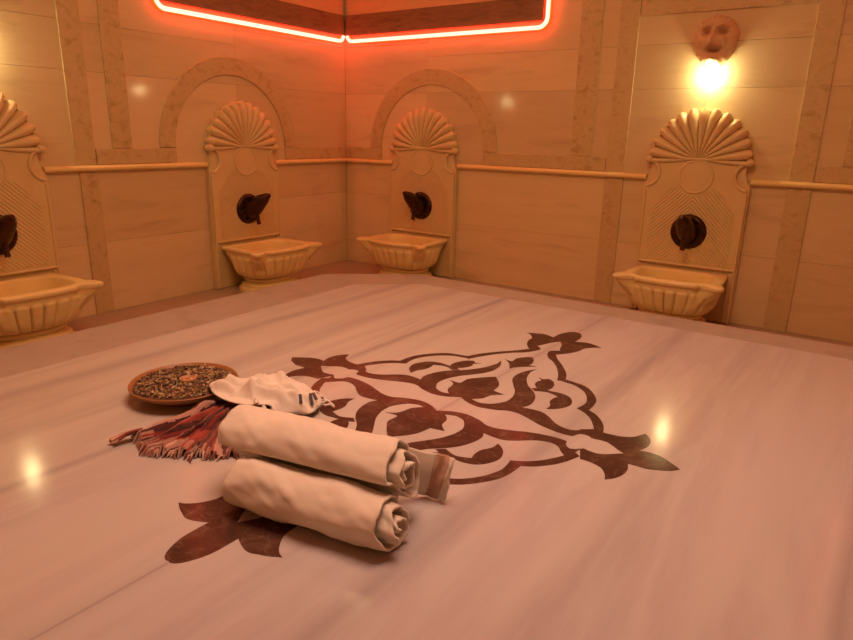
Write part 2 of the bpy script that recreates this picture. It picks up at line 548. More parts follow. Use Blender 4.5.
# left wall
band('left', -9.42, -8.92, 0.08, TOPH)
band('left', -8.46, -7.96, 0.46, TOPH)
band('left', -9.35, -8.9, -DADO, -0.08)
band('left', -8.9, -6.73, 0.09, 0.45)
band('left', -2.87, -0.06, 0.09, 0.45)
band('left', -14.0, -13.5, 0.08, TOPH)
band('left', -13.58, -9.44, 3.88, 4.4)
for s, segs in (('right', ((0.0, 2.1), (4.58, 10.36), (12.84, RX))), ('left', ((-3.36, -0.0), (-10.16, -5.84), (-RY, -12.64)))):
    for a0, a1 in segs:
        rail(s, a0, a1)

# ------------------------------------------------------------------ wall fountains (carved plate with spout)


def arc(cx, cz, r, a0, a1, n):
    return [(cx + r * math.cos(math.radians(a0 + (a1 - a0) * i / n)), cz + r * math.sin(math.radians(a0 + (a1 - a0) * i / n))) for i in range(n + 1)]


def mirror(half):                        # right half outline, bottom to top -> closed outline
    return half + [(-x, z) for x, z in reversed(half) if abs(x) > 1e-6]


def up3(x, z, o):                        # fountain-local: across, height over dado, out of the wall
    return (x * U, -o * U, zz(z))


def make_fountain(label):
    flat3 = globals()['up3']

    def up3(x, z, o):                    # the plate is a thick slab: lift its carved face off the wall
        return flat3(x, z, o + 0.05 if o > 0.05 else o)
    t = thing('wall_fountain', (0, 0, 0), 0, label, 'fountain', 'carved wall fountains')
    side = [(1.25, -3.49), (1.25, -0.16)] + catmull([(1.25, -0.12), (1.16, 0.02), (1.11, 0.2), (1.13, 0.36), (1.2, 0.46)], 4)
    top = [(1.06 * math.cos(a), 0.46 + 1.1 * math.sin(a)) for a in [PI / 2 * i / 14 for i in range(0, 15)]]
    p = MB().prism(mirror(side + top), 0.0, 0.11, up3)
    bite = arc(1.22, 0.13, 0.31, 270, 90, 14)
    field = [(1.2, -2.16), (1.2, -0.2)] + bite + [(1.15, 0.46), (0.6, 0.5), (0, 0.5)]
    p.prism(mirror(field), 0.10, 0.16, up3)
    for s in (-1, 1):
        p.prism([(s * 1.09, -3.49), (s * 1.24, -3.49), (s * 1.24, -2.2), (s * 1.09, -2.2)], 0.10, 0.16, up3)
        p.tube([up3(s * x, z, 0.165) for x, z in arc(1.22, 0.13, 0.33, 262, 98, 16)], 0.042 * U, 8)
        p.tube([up3(s * x, z, 0.16) for x, z in ((1.19, -3.45), (1.19, -1.5), (1.19, -0.28))], 0.034 * U, 6)
    p.tube([up3(x, -2.14, 0.165) for x in (-1.2, -0.6, 0, 0.6, 1.2)], 0.032 * U, 8)
    bevel(p.build('back_plate', 'stone', t, True, 30), 0.002, 2)
    # chevron-grooved field under the roundel
    half = [(0, -2.06), (1.0, -2.06), (1.0, -0.72), (0.55, -0.22)] + [q for q in arc(0, 0.08, 0.46, -35, -90, 8)]
    g = MB().prism(mirror(half), 0.15, 0.172, up3)
    g.build('grooved_field', 'panel', t, True, 30)
    ring = MB()
    ring.tube([up3(0.39 * math.cos(a), 0.08 + 0.39 * math.sin(a), 0.16) for a in [2 * PI * i / 40 for i in range(40)]], 0.034 * U, 8, closed=True)
    ring.prism([(0.38 * math.cos(2 * PI * i / 40), 0.08 + 0.38 * math.sin(2 * PI * i / 40)) for i in range(40)], 0.15, 0.175, up3)
    ring.build('roundel', 'stone', t, True, 40)
    # scallop shell
    sh = MB()
    n, sub = 13, 12
    rows = []
    K = 14
    for k in range(K + 3):
        row = []
        for i in range(n * sub + 1):
            a = PI * i / (n * sub)
            ph = (i / sub) % 1.0 if i < n * sub else 1.0
            lobe = math.sin(PI * ph)
            tip = 1.0 - abs(2 * ph - 1) ** 1.3
            f = min(k, K) / K
            R = (0.965 + 0.075 * tip)
            r = 0.07 + (R - 0.07) * f
            h = 0.17 + 0.02 * f + (0.03 + 0.12 * f) * (lobe ** 0.5 - 0.6) + 0.05 * math.sin(PI * min(1, f * 1.05)) - 0.07 * max(0, f - 0.86) / 0.14
            if k == K + 1:
                r, h = R * 1.01, 0.09
            if k == K + 2:
                r, h = R * 1.0, 0.0
            z = 0.47 + 1.2 * r * math.sin(a) + 0.035 * abs(math.cos(a)) ** 3 * f
            row.append(up3(1.15 * r * math.cos(a), z, max(h, 0.0)))
        rows.append(row)
    sh.grid(rows)
    lip = [up3(x, 0.455 - 0.05 * math.cos(PI * x / 1.2) * -1 * (1 if abs(x) < 0.6 else 0.4), 0.17) for x in [-1.22 + 2.44 * i / 30 for i in range(31)]]
    sh.tube(lip, [0.05 * U * (0.75 + 0.5 * abs(i - 15) / 15) for i in range(31)], 8)
    for s in (-1, 1):                    # scroll ends of the shell
        sh.lathe([(0.001, 0.30 * U), (0.05 * U, 0.29 * U), (0.085 * U, 0.25 * U), (0.095 * U, 0.2 * U), (0.09 * U, 0.05 * U)], 16, 'Y', (s * 1.17 * U, 0, zz(0.455)))
    sh.build('scallop_shell', 'stone', t, True, 50)
    # bronze spout: rosette disc, neck, beaked head, spigot
    zc = -1.28
    prof = [(0.0, 0.24), (0.1, 0.235), (0.2, 0.25), (0.26, 0.23), (0.32, 0.25), (0.38, 0.235), (0.43, 0.2), (0.44, 0.165)]
    d = MB().lathe([(r * U, (h + 0.05) * U) for r, h in prof], 48, 'Y', (0, 0, zz(zc)))
    for i in range(12):
        a = 2 * PI * i / 12
        q = []
        for k in range(7):
            u = k / 6
            r = 0.14 + 0.22 * u
            q.append(up3(r * math.cos(a + 0.25 * u), zc + r * math.sin(a + 0.25 * u), 0.245))
        d.tube(q, [U * 0.03 * math.sin(PI * (0.15 + 0.7 * k / 6)) for k in range(7)], 6)
    sp = d.build('spout', 'bronze', t, True, 50)
    h = MB()

    def body(path, sec, n=16):           # path of (out, z), sections (half width, half height)
        pts = catmull(path, 5)
        secs = catmull(sec, 5)
        rows = []
        for i, (o, z) in enumerate(pts):
            p0, p1 = pts[max(i - 1, 0)], pts[min(i + 1, len(pts) - 1)]
            tx, tz = p1[0] - p0[0], p1[1] - p0[1]
            L = math.hypot(tx, tz)
            nx, nz = -tz / L, tx / L
            w, hh = secs[i]
            rows.append([up3(w * math.cos(2 * PI * k / n), zc + z + nz * hh * math.sin(2 * PI * k / n), o + nx * hh * math.sin(2 * PI * k / n)) for k in range(n)])
        h.grid(rows, True, cap=True)
    body([(0.18, -0.02), (0.36, 0.03), (0.54, 0.13), (0.70, 0.24), (0.84, 0.33), (0.96, 0.40), (1.1, 0.46)],
         [(0.26, 0.28), (0.24, 0.27), (0.21, 0.24), (0.2, 0.2), (0.17, 0.16), (0.12, 0.11), (0.04, 0.05)])      # neck, brow and upper beak
    body([(0.34, -0.12), (0.5, -0.08), (0.64, 0.0), (0.76, 0.09), (0.88, 0.16)], [(0.15, 0.1), (0.14, 0.1), (0.11, 0.08), (0.08, 0.05), (0.03, 0.02)])   # lower jaw
    h.tube([up3(0, zc - 0.1, 0.52), up3(0, zc - 0.28, 0.56), up3(0, zc - 0.42, 0.6)], [0.07 * U, 0.055 * U, 0.06 * U], 12)
    for s in (-1, 1):                    # crest and eyes
        h.tube([up3(s * 0.1, zc + 0.2, 0.3), up3(s * 0.15, zc + 0.36, 0.42), up3(s * 0.12, zc + 0.42, 0.58)], [0.05 * U, 0.05 * U, 0.02 * U], 8)
        h.lathe([(0.0, 0.03 * U), (0.03 * U, 0.02 * U), (0.04 * U, 0)], 10, 'Y', up3(s * 0.14, zc + 0.36, 0.72))
    h.build('beaked_head', 'bronze', sp, True, 50)
    return t


FX = [('right', 11.6), ('right', 3.33), ('left', -4.6), ('left', -11.4)]


def at_wall(side, a, out=0.0):
    return ((a * U, -out * U, 0), 0) if side == 'right' else ((out * U, a * U, 0), PI / 2)


flab = ['carved marble wall fountain with round dark spout below the lit lion mask lamp',
        'carved marble wall fountain under the arch just right of the room corner',
        'carved marble wall fountain under the arch left of the room corner, beaked spout in profile',
        'carved marble wall fountain cut off by the left edge of the photo']
f0 = make_fountain(flab[0])
for i, (s, a) in enumerate(FX):
    loc, rz = at_wall(s, a)
    if i == 0:
        f0.location, f0.rotation_euler = loc, (0, 0, rz)
    else:
        dup(f0, loc, rz, flab[i])

# ------------------------------------------------------------------ basins
NB = 312
BC = -1.0                                # centre of the basin, distance from the wall (units, towards the room is negative)


def ray_radius(poly, a):
    dx, dy = math.cos(a), math.sin(a)
    best = 0
    for (x1, y1), (x2, y2) in zip(poly, poly[1:] + poly[:1]):
        ex, ey = x2 - x1, y2 - y1
        den = dx * ey - dy * ex
        if abs(den) < 1e-9:
            continue
        t = (x1 * ey - y1 * ex) / den
        u = (x1 * dy - y1 * dx) / den
        if t > 0 and -1e-6 <= u <= 1 + 1e-6:
            best = max(best, t)
    return best


def make_basin(label):
    t = thing('stone_basin', (0, 0, 0), 0, label, 'basin', 'marble basins under the wall fountains')
    half = [(0, -1.96, 0), (0.38, -1.94, 0), (0.72, -1.87, 1), (0.76, -1.80, 0), (0.84, -1.79, 0), (1.0, -1.88, 0), (1.2, -1.93, 0), (1.29, -1.82, 0), (1.25, -1.62, 0), (1.15, -1.5, 0), (1.13, -1.42, 1),
            (1.15, -1.1, 0), (1.11, -0.6, 0), (1.07, -0.175, 1)]
    full = half + [(-x, y, c) for x, y, c in reversed(half[1:])]
    out = [(x, y - BC) for x, y in smooth_outline([full[13]] + full[14:] + full[:13], 6)]
    ang = [2 * PI * i / NB for i in range(NB)]
    R = [ray_radius(out, a) for a in ang]

    def sup(a, wx, d0, d1, e):           # rounded rectangle, clipped flat against the plate
        cx, cy = abs(math.cos(a)), math.sin(a)
        hy = (d1 - BC) if cy > 0 else (BC - d0)
        return 1.0 / ((cx / wx) ** e + (abs(cy) / hy) ** e) ** (1.0 / e)
    B = [sup(a, 1.08, -1.84, -0.18, 3.2) for a in ang]
    I = [sup(a, 0.93, -1.7, -0.36, 3.6) for a in ang]
    F = [sup(a, 0.70, -1.46, -0.40, 2.6) for a in ang]

    def ring(rad, z):
        zl = z if callable(z) else (lambda i: z)
        return [(r * math.cos(a) * U, (BC + r * math.sin(a)) * U, zz(zl(i))) for i, (r, a) in enumerate(zip(rad, ang))]
    b = MB()
    rows = [ring([0.001] * NB, -2.98), ring([x * 0.4 for x in I], -2.97), ring([x * 0.72 for x in I], -2.9), ring([x * 0.87 for x in I], -2.72),
            ring([x * 0.96 for x in I], -2.42), ring([x * 0.985 for x in I], -2.30), ring([x * 1.02 for x in I], -2.255),
            ring([x * 1.06 for x in I], -2.245), ring([x * 0.95 for x in R], -2.245), ring([x * 0.985 for x in R], -2.26), ring(R, -2.285), ring([x * 0.998 for x in R], -2.33),
            ring([x * 0.97 for x in R], -2.365), ring([x * 0.945 for x in R], -2.375), ring([x * 0.935 for x in R], -2.40)]
    nf = 21
    for k in range(1, 29):
        v = k / 28
        z = -2.40 - 0.72 * v
        w = math.sqrt(max(0.0, 1 - v ** 3.4))
        rad = []
        for i, a in enumerate(ang):
            top_r = R[i] * 0.935 + (B[i] * 0.95 - R[i] * 0.935) * min(1.0, v * 1.8)
            base = F[i] + (top_r - F[i]) * w
            u = (((a / (2 * PI) + 0.25) * nf) % 1.0) * 2 - 1
            edge = max(0.0, 1 - abs(u) ** 5)
            top = 0.1 + 0.1 * abs(u) ** 3
            m = max(0.0, min(1.0, (v - top) / 0.06))
            front = max(0.0, min(1.0, (0.62 - math.sin(a)) / 0.2))
            rad.append(base + front * m * (0.15 * (edge ** 0.6) - 0.105) * (1 - 0.45 * v))
        rows.append(ring(rad, z))
    rows.append(ring([x * 0.5 for x in F], -3.125))
    b.grid(rows, True)
    b.build('bowl', 'basin', t, True, 60, False)
    p = MB()
    prof = [(0.9, -3.12), (1.06, -3.14), (1.1, -3.18), (1.06, -3.22), (0.98, -3.24), (0.95, -3.27), (1.1, -3.31), (1.2, -3.34), (1.2, -3.40), (1.28, -3.43), (1.3, -3.5)]
    p.grid([ring([x * k for x in F], z) for k, z in prof], True, cap=True)
    p.build('pedestal', 'basin', t, True, 45)
    return t


blab = ['fluted marble basin standing under the fountain with the lit lion mask above',
        'fluted marble basin right of the room corner, mostly behind the platform edge',
        'fluted marble basin on a moulded foot, left of the room corner',
        'large fluted marble basin cut off by the left edge of the photo']
b0 = make_basin(blab[0])
for i, (s, a) in enumerate(FX):
    loc, rz = at_wall(s, a)
    loc = at_wall(s, a, 0.05)[0]
    if i == 0:
        b0.location, b0.rotation_euler = loc, (0, 0, rz)
    else:
        dup(b0, loc, rz, blab[i])

# ------------------------------------------------------------------ lion mask lamps


def make_mask(label):
    t = thing('mask_lamp', (0, 0, 0), 0, label, 'lamp', 'lion mask wall lamps')
    m = MB()

    def g(x, z, cx, cz, s, sz=None):
        sz = sz or s
        return math.exp(-((x - cx) / s) ** 2 - ((z - cz) / sz) ** 2)
    rows = []
    nr, na = 34, 72
    for k in range(nr + 1):
        f = k / nr
        row = []
        for i in range(na):
            a = 2 * PI * i / na
            ca, sa = math.cos(a), math.sin(a)
            Rx = 0.5 * (1 + 0.03 * math.sin(7 * a) * (sa < 0.3))
            Rz = 0.5 if sa > 0 else 0.72
            x, z = f * Rx * ca * (1 - 0.26 * max(0, -sa) ** 1.5), f * Rz * sa
            h0 = h = 0.33 * math.sqrt(max(0.0, 1 - f ** 2.6))
            ax = abs(x)
            h += 0.13 * g(x, z, 0, 0.0, 0.07, 0.18)                     # nose bridge
            h += 0.13 * g(x, z, 0, -0.1, 0.11, 0.08)                    # nose tip
            h += 0.14 * g(ax, z, 0.17, 0.24, 0.13, 0.055)               # brows
            h -= 0.17 * g(ax, z, 0.18, 0.1, 0.095, 0.06)               # eye sockets
            h += 0.05 * g(ax, z, 0.17, 0.12, 0.035, 0.03)               # eyeballs
            h += 0.09 * g(ax, z, 0.2, -0.05, 0.1, 0.09)                 # cheeks
            h += 0.05 * g(ax, z, 0.1, -0.19, 0.1, 0.05)                 # upper lip
            h -= 0.22 * g(x, z, 0, -0.285, 0.17, 0.065)                 # open mouth
            h += 0.19 * g(x, z, 0, -0.47, 0.18, 0.12)                   # chin
            h += 0.10 * g(ax, z, 0.33, 0.38, 0.07)
            h -= 0.05 * g(ax, z, 0.29, -0.16, 0.03, 0.13)                       # ears
            h += 0.02 * math.sin(22 * a) * max(0, f - 0.7) / 0.3 * 2  # mane
            h = h0 + 1.35 * (h - h0)
            row.append(((x * 1.0) * U, -(0.0 if k == nr else max(h, 0.01)) * U, zz(3.27 + z)))
        rows.append(row)
    m.grid(list(reversed(rows)), True)
    m.build('lion_mask', 'terracotta', t, True, 70)
    b = MB()
    b.lathe([(0.0, -0.11 * U), (0.06 * U, -0.095 * U), (0.1 * U, -0.05 * U), (0.115 * U, 0), (0.1 * U, 0.05 * U), (0.06 * U, 0.09 * U), (0.0, 0.1 * U)], 24, 'Z', (0, -0.15 * U, zz(2.46)))
    b.build('bulb', 'bulb', t, True, 80)
    return t


M['terracotta'] = mat_stone('carved_terracotta', [(0.3, (0.60, 0.42, 0.26)), (0.6, (0.68, 0.49, 0.31)), (0.8, (0.50, 0.33, 0.19))], 0.55, (1, 1, 1), 14, bs=0.3)
m0 = make_mask('glowing wall lamp shaped as a lion face mask above the fountain on the right')
loc, rz = at_wall('right', 11.6)
m0.location, m0.rotation_euler = loc, (0, 0, rz)
loc, rz = at_wall('left', -11.4)
dup(m0, loc, rz, 'lion face mask wall lamp above the fountain at the left edge')

# ------------------------------------------------------------------ neon-outlined timber panels
def neon_panel(side, a0, a1, label, flip):
    """a0..a1 along the wall; flip = which end meets the room corner (-1: low end, 1: high end)"""
    loc, rz = at_wall(side, 0.5 * (a0 + a1))
    hw = 0.5 * (a1 - a0)
    t = thing('timber_panel', loc, rz, label, 'panel', 'timber wall panels outlined by red neon')
    z0, z1 = 3.95, 7.4
    w = 0.62

    def bx(x0, x1, h0, h1, o0, o1):
        return MB().box(up3(x0, h0, o1), up3(x1, h1, o0))
    s = -1 if flip < 0 else 1
    ce = hw + 0.37                       # the end at the room corner runs on without an upright
    for x0, x1, h0, h1 in ((-hw, ce, z0, z0 + w), (-hw, ce, z1 - w, z1), (-hw, -hw + 0.5, z0 + w, z1 - w)):
        x0, x1 = sorted((s * x0, s * x1))
        bevel(bx(x0, x1, h0, h1, 0.0, 0.10).build('frame_rail', 'beam', t, False), 0.003)
    x0, x1 = sorted((s * (-hw + 0.5), s * ce))
    bx(x0, x1, z0 + w, z1 - w, 0.0, 0.05).build('inner_board', 'board', t, False)
    zb, r = 3.775, 0.26
    xo, xi = (hw + 0.14), (hw + 0.04)
    pts = [(hw + 0.28, zb + 0.16), (hw + 0.245, zb + 0.09), (hw + 0.18, zb + 0.025), (hw + 0.05, zb), (xi - 0.5, zb)]
    pts += [(xi - 0.5 + (-xo + r - xi + 0.5) * k / 6, zb) for k in range(1, 7)]
    pts += [(-xo + r - r * math.sin(q), zb + r - r * math.cos(q)) for q in [PI / 2 * k / 6 for k in range(1, 7)]]
    pts += [(-xo, zb + r + (z1 - zb - r) * k / 4) for k in range(1, 5)]
    pts += [(-xo + 0.1, z1 + 0.12)] + [(-xo + 0.3 + (2 * hw - 0.4) * k / 6, z1 + 0.14) for k in range(7)]
    n = MB().tube([up3(s * x, z, 0.14) for x, z in pts], 0.013, 10)
    n.build('neon_tube', 'neon', t, True, 60)
    MB().tube([up3(s * x, z, 0.06) for x, z in pts], 0.015, 8).build('red_spill_tube', 'red_spill', t, True, 60)  # added glowing tube behind the neon, only there for red wall spill
    return t


neon_panel('left', -6.9, -0.5, 'dark timber wall panel outlined in red neon, left of the room corner', 1)
neon_panel('right', 0.5, 7.15, 'dark timber wall panel outlined in red neon, right of the room corner', -1)
neon_panel('right', RX - 6.95, RX - 0.5, 'dark timber wall panel outlined in red neon at the far right of the room', 1)
neon_panel('left', -RY + 0.5, -RY + 6.9, 'dark timber wall panel outlined in red neon at the near left of the room', -1)
trim(MB().tube([(0.012, -0.012, zz(3.98)), (0.012, -0.012, zz(6.0)), (0.012, -0.012, CEIL * U)], 0.005, 8), 'metal', 0, True)

# ------------------------------------------------------------------ platform
PC = (11.49, -11.23)
plat = thing('marble_platform', (PC[0] * U, PC[1] * U, 0), 0, 'large low white marble platform with grey edge and dark floral inlay', 'platform')


def octagon(hx, hy, cx, cy):
    return [(hx, -hy + cy), (hx, hy - cy), (hx - cx, hy), (-hx + cx, hy), (-hx, hy - cy), (-hx, -hy + cy), (-hx + cx, -hy), (hx - cx, -hy)]


def pl3(x, y, h):
    return (x * U, y * U, h * U)


outer = octagon(6.34, 5.93, 1.68, 1.38)
inner = octagon(5.1, 5.15, 1.15, 1.0)
MB().prism(octagon(6.2, 5.8, 1.66, 1.36), 0, SLAB - 0.3, pl3).build('plinth', 'border', plat, False)
e = MB()
n = 8
oo = [(x * U, y * U) for x, y in outer]
ii = [(x * U, y * U) for x, y in inner]
rows = [[(x, y, (SLAB - 0.3) * U) for x, y in ii], [(x, y, (SLAB - 0.3) * U) for x, y in oo], [(x, y, SLAB * U) for x, y in oo], [(x, y, SLAB * U) for x, y in ii]]
rows.append(rows[0])
e.grid(rows, True)
bevel(e.build('edge_slabs', 'border', plat, False), 0.004, 3)
MB().prism([(x * 0.9995, y * 0.9995) for x, y in inner], SLAB - 0.28, SLAB, pl3).build('top_slab', 'slab', plat, False)
inl = MB()
k = 0
for name, sx_list in (('top_pal', (1, -1)), ('right_band', (1, -1)), ('right_pal', (1, -1)), ('upper_stem', (1, -1)), ('small_leaf', (1, -1)), ('comma_right', (1, -1)), ('fish', (1,)), ('upper_tulip', (1,))):
    if name in ('right_pal',):
        combos = [(sx, 1) for sx in sx_list]
    else:
        combos = [(sx, sy) for sx in sx_list for sy in (1, -1)]
    base = smooth_outline(INLAY[name], 6)
    for sx, sy in combos:
        k += 1
        inl.prism([((x - 0.027 * y) * sx + 0.027 * y * sy, y * sy) for x, y in base], SLAB - 0.01, SLAB + 0.0012 + 0.00006 * k, pl3)
inl.build('floral_inlay', 'inlay', plat, False)

# ------------------------------------------------------------------ things lying on the platform
TOP = SLAB * U


def G(x, y, h=0.0):                      # room position in units, height over the platform top in units
    return Vector((x * U, y * U, TOP + h * U))


def shift(mb, base):
    mb.v = [tuple(Vector(p) - base) for p in mb.v]
    return mb


def roll(L, Rr, zc, w, h, turns, seed, base, slump=0.0, protrude=0.16, shrink=0.66, kap=0.0, avoid=None):
    """a cloth rolled up: a spiral sheet swept along the axis from L to Rr"""
    L, Rr = Vector(L), Vector(Rr)
    ax = (Rr - L)
    length = ax.length
    ax.normalize()
    front = Vector((-ax.y, ax.x)) * -1   # horizontal, towards the camera side
    mb = MB()
    nt, na = int(56 * turns), 64
    rows = []
    for i in range(nt + 1):
        th = 2 * PI * turns * i / nt
        q = 1 - shrink * (i / nt) ** 0.9
        phi = math.radians(-100) - th     # starts at the free edge low on the front side, winds inwards
        turn = th / (2 * PI)
        row = []
        lo = 0.015 * fbm(th * 0.7, seed, 0) + (0.03 * turn)
        hi = length + protrude * min(1.0, turn / 1.0) ** 1.5 * (1 + 0.5 * fbm(th * 0.5, seed + 5, 1)) + 0.025 * fbm(th * 1.1, seed + 3, 0)
        for j in range(na + 1):
            s = lo + (hi - lo) * j / na
            c, sn = math.cos(phi), math.sin(phi)
            ww, hh = w * q, h * q
            # rounded, folded-over left end and a slightly fuller middle
            e = 1 - 0.05 * math.exp(-(s / 0.04) ** 2) + 0.03 * math.sin(PI * s / length)
            y = ww * c * e
            z = hh * sn * e
            if slump and sn < 0 and c < 0.2:
                z *= 1 + slump * min(1, -sn * 1.2) * min(1.0, 0.2 - c)
            outer = max(0.0, 1 - turn * 0.6)
            d = 0.022 * fbm(s * 2.0 + seed, phi * 0.8, seed) + 0.010 * fbm(s * 4.5 + phi * 1.5, phi * 1.2 + s * 3, seed + 9)
            d += 0.006 * math.sin(7 * s + 2.2 * phi + seed) * (0.4 + 0.6 * outer)
            d += kap * math.exp(-((((phi + 1.15 + 0.25 * math.sin(7 * s)) / 0.22)) ** 2)) * (0.7 + 0.3 * math.sin(11 * s))
            d += 0.03 * fbm(th * 1.3, s * 2, seed + 20) * min(1.0, turn)
            y += c * d
            z += sn * d
            p = L + ax * s + front * y
            pz = max(zc + z, 0.016 + 0.004 * (1 if turn < 0.5 else 2))
            if avoid:                    # rest on the other roll without sinking into it
                a0, z0, rr, dy = avoid
                dd = (p - Vector(a0)).dot(front)
                q2 = math.hypot(dd, pz - z0)
                if q2 < rr:
                    k2 = (rr + 0.012 * min(turn, 2)) / max(q2, 1e-4)
                    p += front * (dd * k2 - dd)
                    pz = z0 + (pz - z0) * k2
            row.append(G(p.x, p.y, max(pz, 0.016)))
        rows.append(row)
    mb.grid(rows)
    return shift(mb, base)


# lower towel
base = G(11.9, -14.0)
t_low = thing('rolled_towel', base, 0, 'cream towel roll lying in front, lower of the two rolled towels', 'towel', 'rolled cream towels')
o = roll((11.165, -14.20), (12.56, -13.95), 0.205, 0.295, 0.265, 3.0, 3.0, base, 0.0, 0.16, shrink=0.84)
solidify(o.build('cloth_roll', 'towel', t_low, True, 80, False), 0.018 * U, 1)
# upper towel, leaning over the lower one from behind
base = G(11.6, -13.7)
t_up = thing('rolled_towel', base, 0, 'cream towel roll with a tan banded end, lying on top behind the other roll', 'towel', 'rolled cream towels')
o = roll((10.83, -13.94), (12.42, -13.635), 0.49, 0.345, 0.285, 3.0, 11.0, base, 0.75, 0.17, shrink=0.84, kap=0.03, avoid=((11.165, -14.20), 0.205, 0.285, 0))
solidify(o.build('cloth_roll', 'towel', t_up, True, 80, False), 0.018 * U, 1)
# its inner fold with the woven band sticks out at the right end
A, B, Cc, D = G(12.545, -13.09, 0.45), G(12.665, -13.0, 0.4), G(12.635, -13.145, 0.02), G(12.455, -13.15, 0.02)


def flap(u0, u1, lift):
    mb = MB()
    rows = []
    for i in range(25):
        v = i / 24
        row = []
        for j in range(9):
            u = u0 + (u1 - u0) * j / 8
            p = (A * (1 - u) + B * u) * (1 - v) + (D * (1 - u) + Cc * u) * v
            bul = 0.055 * math.sin(PI * v) + 0.012 * math.sin(9 * u + 4 * v) + 0.012 * fbm(u * 3, v * 4, 2)
            p = p + Vector((0.55, -0.75, 0.25)).normalized() * (bul + lift) * U
            row.append(p)
        rows.append(row)
    return shift(mb.grid(rows), base)


# the fold's back layer rises from inside the roll
mb = MB()
rows = []
for i in range(25):
    v = i / 24
    row = []
    for j in range(13):
        u = j / 12
        p0 = A * (1 - v) + D * v + Vector((0.55, -0.75, 0.25)).normalized() * 0.055 * math.sin(PI * v) * U
        q0 = G(12.2 + 0.02 * v, -13.30 - 0.12 * v, 0.50 - 0.3 * v)
        row.append(q0 * (1 - u) + p0 * u + Vector((0, 0, 0.012 * U * math.sin(6 * u))))
    rows.append(row)
solidify(shift(mb.grid(rows), base).build('inner_fold', 'towel', t_up, True, 80, False), 0.016 * U, 1)
bnd = flap(-0.02, 0.74, 0.0)
solidify(tag(bnd.build('woven_band', 'towel_band', t_up, True, 80, False), 'tan woven band'), 0.016 * U, 1)
solidify(flap(0.72, 1.0, 0.012).build('hem', 'towel', t_up, True, 80, False), 0.03 * U, 1)

# ---- wooden dish with potpourri
dc = (8.73, -12.99)
base = G(*dc, 0.008)
DS = 0.90
dish = thing('wooden_dish', base, 0, 'shallow round brown wooden dish filled with dried potpourri flakes', 'dish')
prof = [(0.0, 0.02), (0.3, 0.02), (0.36, 0.0), (0.42, 0.0), (0.44, 0.03), (0.56, 0.075), (0.66, 0.125), (0.705, 0.165), (0.712, 0.18), (0.703, 0.19), (0.69, 0.186), (0.675, 0.155), (0.6, 0.11), (0.3, 0.065), (0.0, 0.06)]
MB().lathe([(r * U * DS, h * U) for r, h in prof], 96).build('bowl', 'dish', dish, True, 50)
rnd = random.Random(5)
herb = MB()
bed = [(0.0, 0.165), (0.2, 0.165), (0.4, 0.165), (0.58, 0.168), (0.65, 0.166), (0.663, 0.16)]
rows = []
for r, h in bed:
    rows.append([(r * math.cos(2 * PI * i / 60) * U, r * math.sin(2 * PI * i / 60) * U, (h + 0.012 * fbm(r * 9 * math.cos(2 * PI * i / 60), r * 9 * math.sin(2 * PI * i / 60), 2)) * U) for i in range(60)])
herb.grid(rows, True, (0.10, 0.05, 0.03))
palette = [(0.16, 0.075, 0.035), (0.24, 0.13, 0.06), (0.36, 0.23, 0.10), (0.10, 0.045, 0.035), (0.46, 0.33, 0.16), (0.30, 0.24, 0.08), (0.075, 0.035, 0.035), (0.55, 0.42, 0.26), (0.2, 0.16, 0.06), (0.13, 0.06, 0.06), (0.42, 0.2, 0.08)]
for _ in range(1700):
    r = 0.63 * math.sqrt(rnd.random())
    a = rnd.uniform(0, 2 * PI)
    p = Vector((r * math.cos(a), r * math.sin(a), 0.17 - 0.008 * (r / 0.66) ** 4 + rnd.uniform(0.0, 0.022)))
    if r > 0.57:
        p.z += 0.006
    l, wd = (0.55 if r > 0.57 else 1.0) * rnd.uniform(0.02, 0.06), rnd.uniform(0.01, 0.026)
    rot = Matrix.Rotation(rnd.uniform(0, 2 * PI), 3, 'Z') @ Matrix.Rotation(rnd.uniform(-0.7, 0.7), 3, 'X') @ Matrix.Rotation(rnd.uniform(-0.6, 0.6), 3, 'Y')
    cv = rnd.uniform(-0.4, 0.4) * l
    q = [(-l, 0, 0), (-0.3 * l, wd, cv * 0.5), (l, 0.1 * wd, 0), (-0.2 * l, -wd, cv * 0.5), (0, 0, wd * 0.6 + cv)]
    vs = [(p + rot @ Vector(c)) * U for c in q]
    k = rnd.uniform(0.8, 1.25)
    col = tuple(min(1, c * k) for c in palette[min(10, int(11 * rnd.random() ** 1.15))])
    herb.add(vs, [(0, 1, 4), (1, 2, 4), (2, 3, 4), (3, 0, 4), (0, 3, 2, 1)], col)
pot = herb.build('potpourri', 'herbs', None, True, 20, False)
pot.location = base
pot.scale = (DS * 0.985, DS * 0.985, 1)
tag(pot, 'bed of brown and olive dried flower flakes filling the wooden dish', 'potpourri', None, 'stuff')
sl = MB().lathe([(0.85 * a_ * 1.0, b_) for a_, b_ in [(0.0, 0.012 * U), (0.06 * U, 0.01 * U), (0.085 * U, 0.02 * U), (0.105 * U, 0.036 * U), (0.12 * U, 0.03 * U), (0.122 * U, 0.012 * U), (0.1 * U, 0.0), (0.0, 0.0)]], 28)
so_ = thing('dried_slice', base + Vector((0.03 * U, 0.03 * U, 0.185 * U)), 0, 'round orange dried slice lying on the potpourri in the middle of the dish', 'dried fruit')
sl.build('rind', 'slice', so_, True, 50)
co_ = MB()
for i in range(7):
    a = 2 * PI * i / 7
    co_.lathe([(0.0, 0.022 * U), (0.018 * U, 0.018 * U), (0.026 * U, 0.006 * U)], 10, 'Z', (0.045 * math.cos(a) * U, 0.045 * math.sin(a) * U, 0))
co_.build('pulp', 'slice', so_, True, 60)

# ---- red striped scarf, gathered under the white cloth and fanned out
base = G(9.75, -13.4)
scarf = thing('striped_scarf', base, 0, 'dark red striped fringed cotton scarf, pleated and fanned out beside the dish', 'scarf')


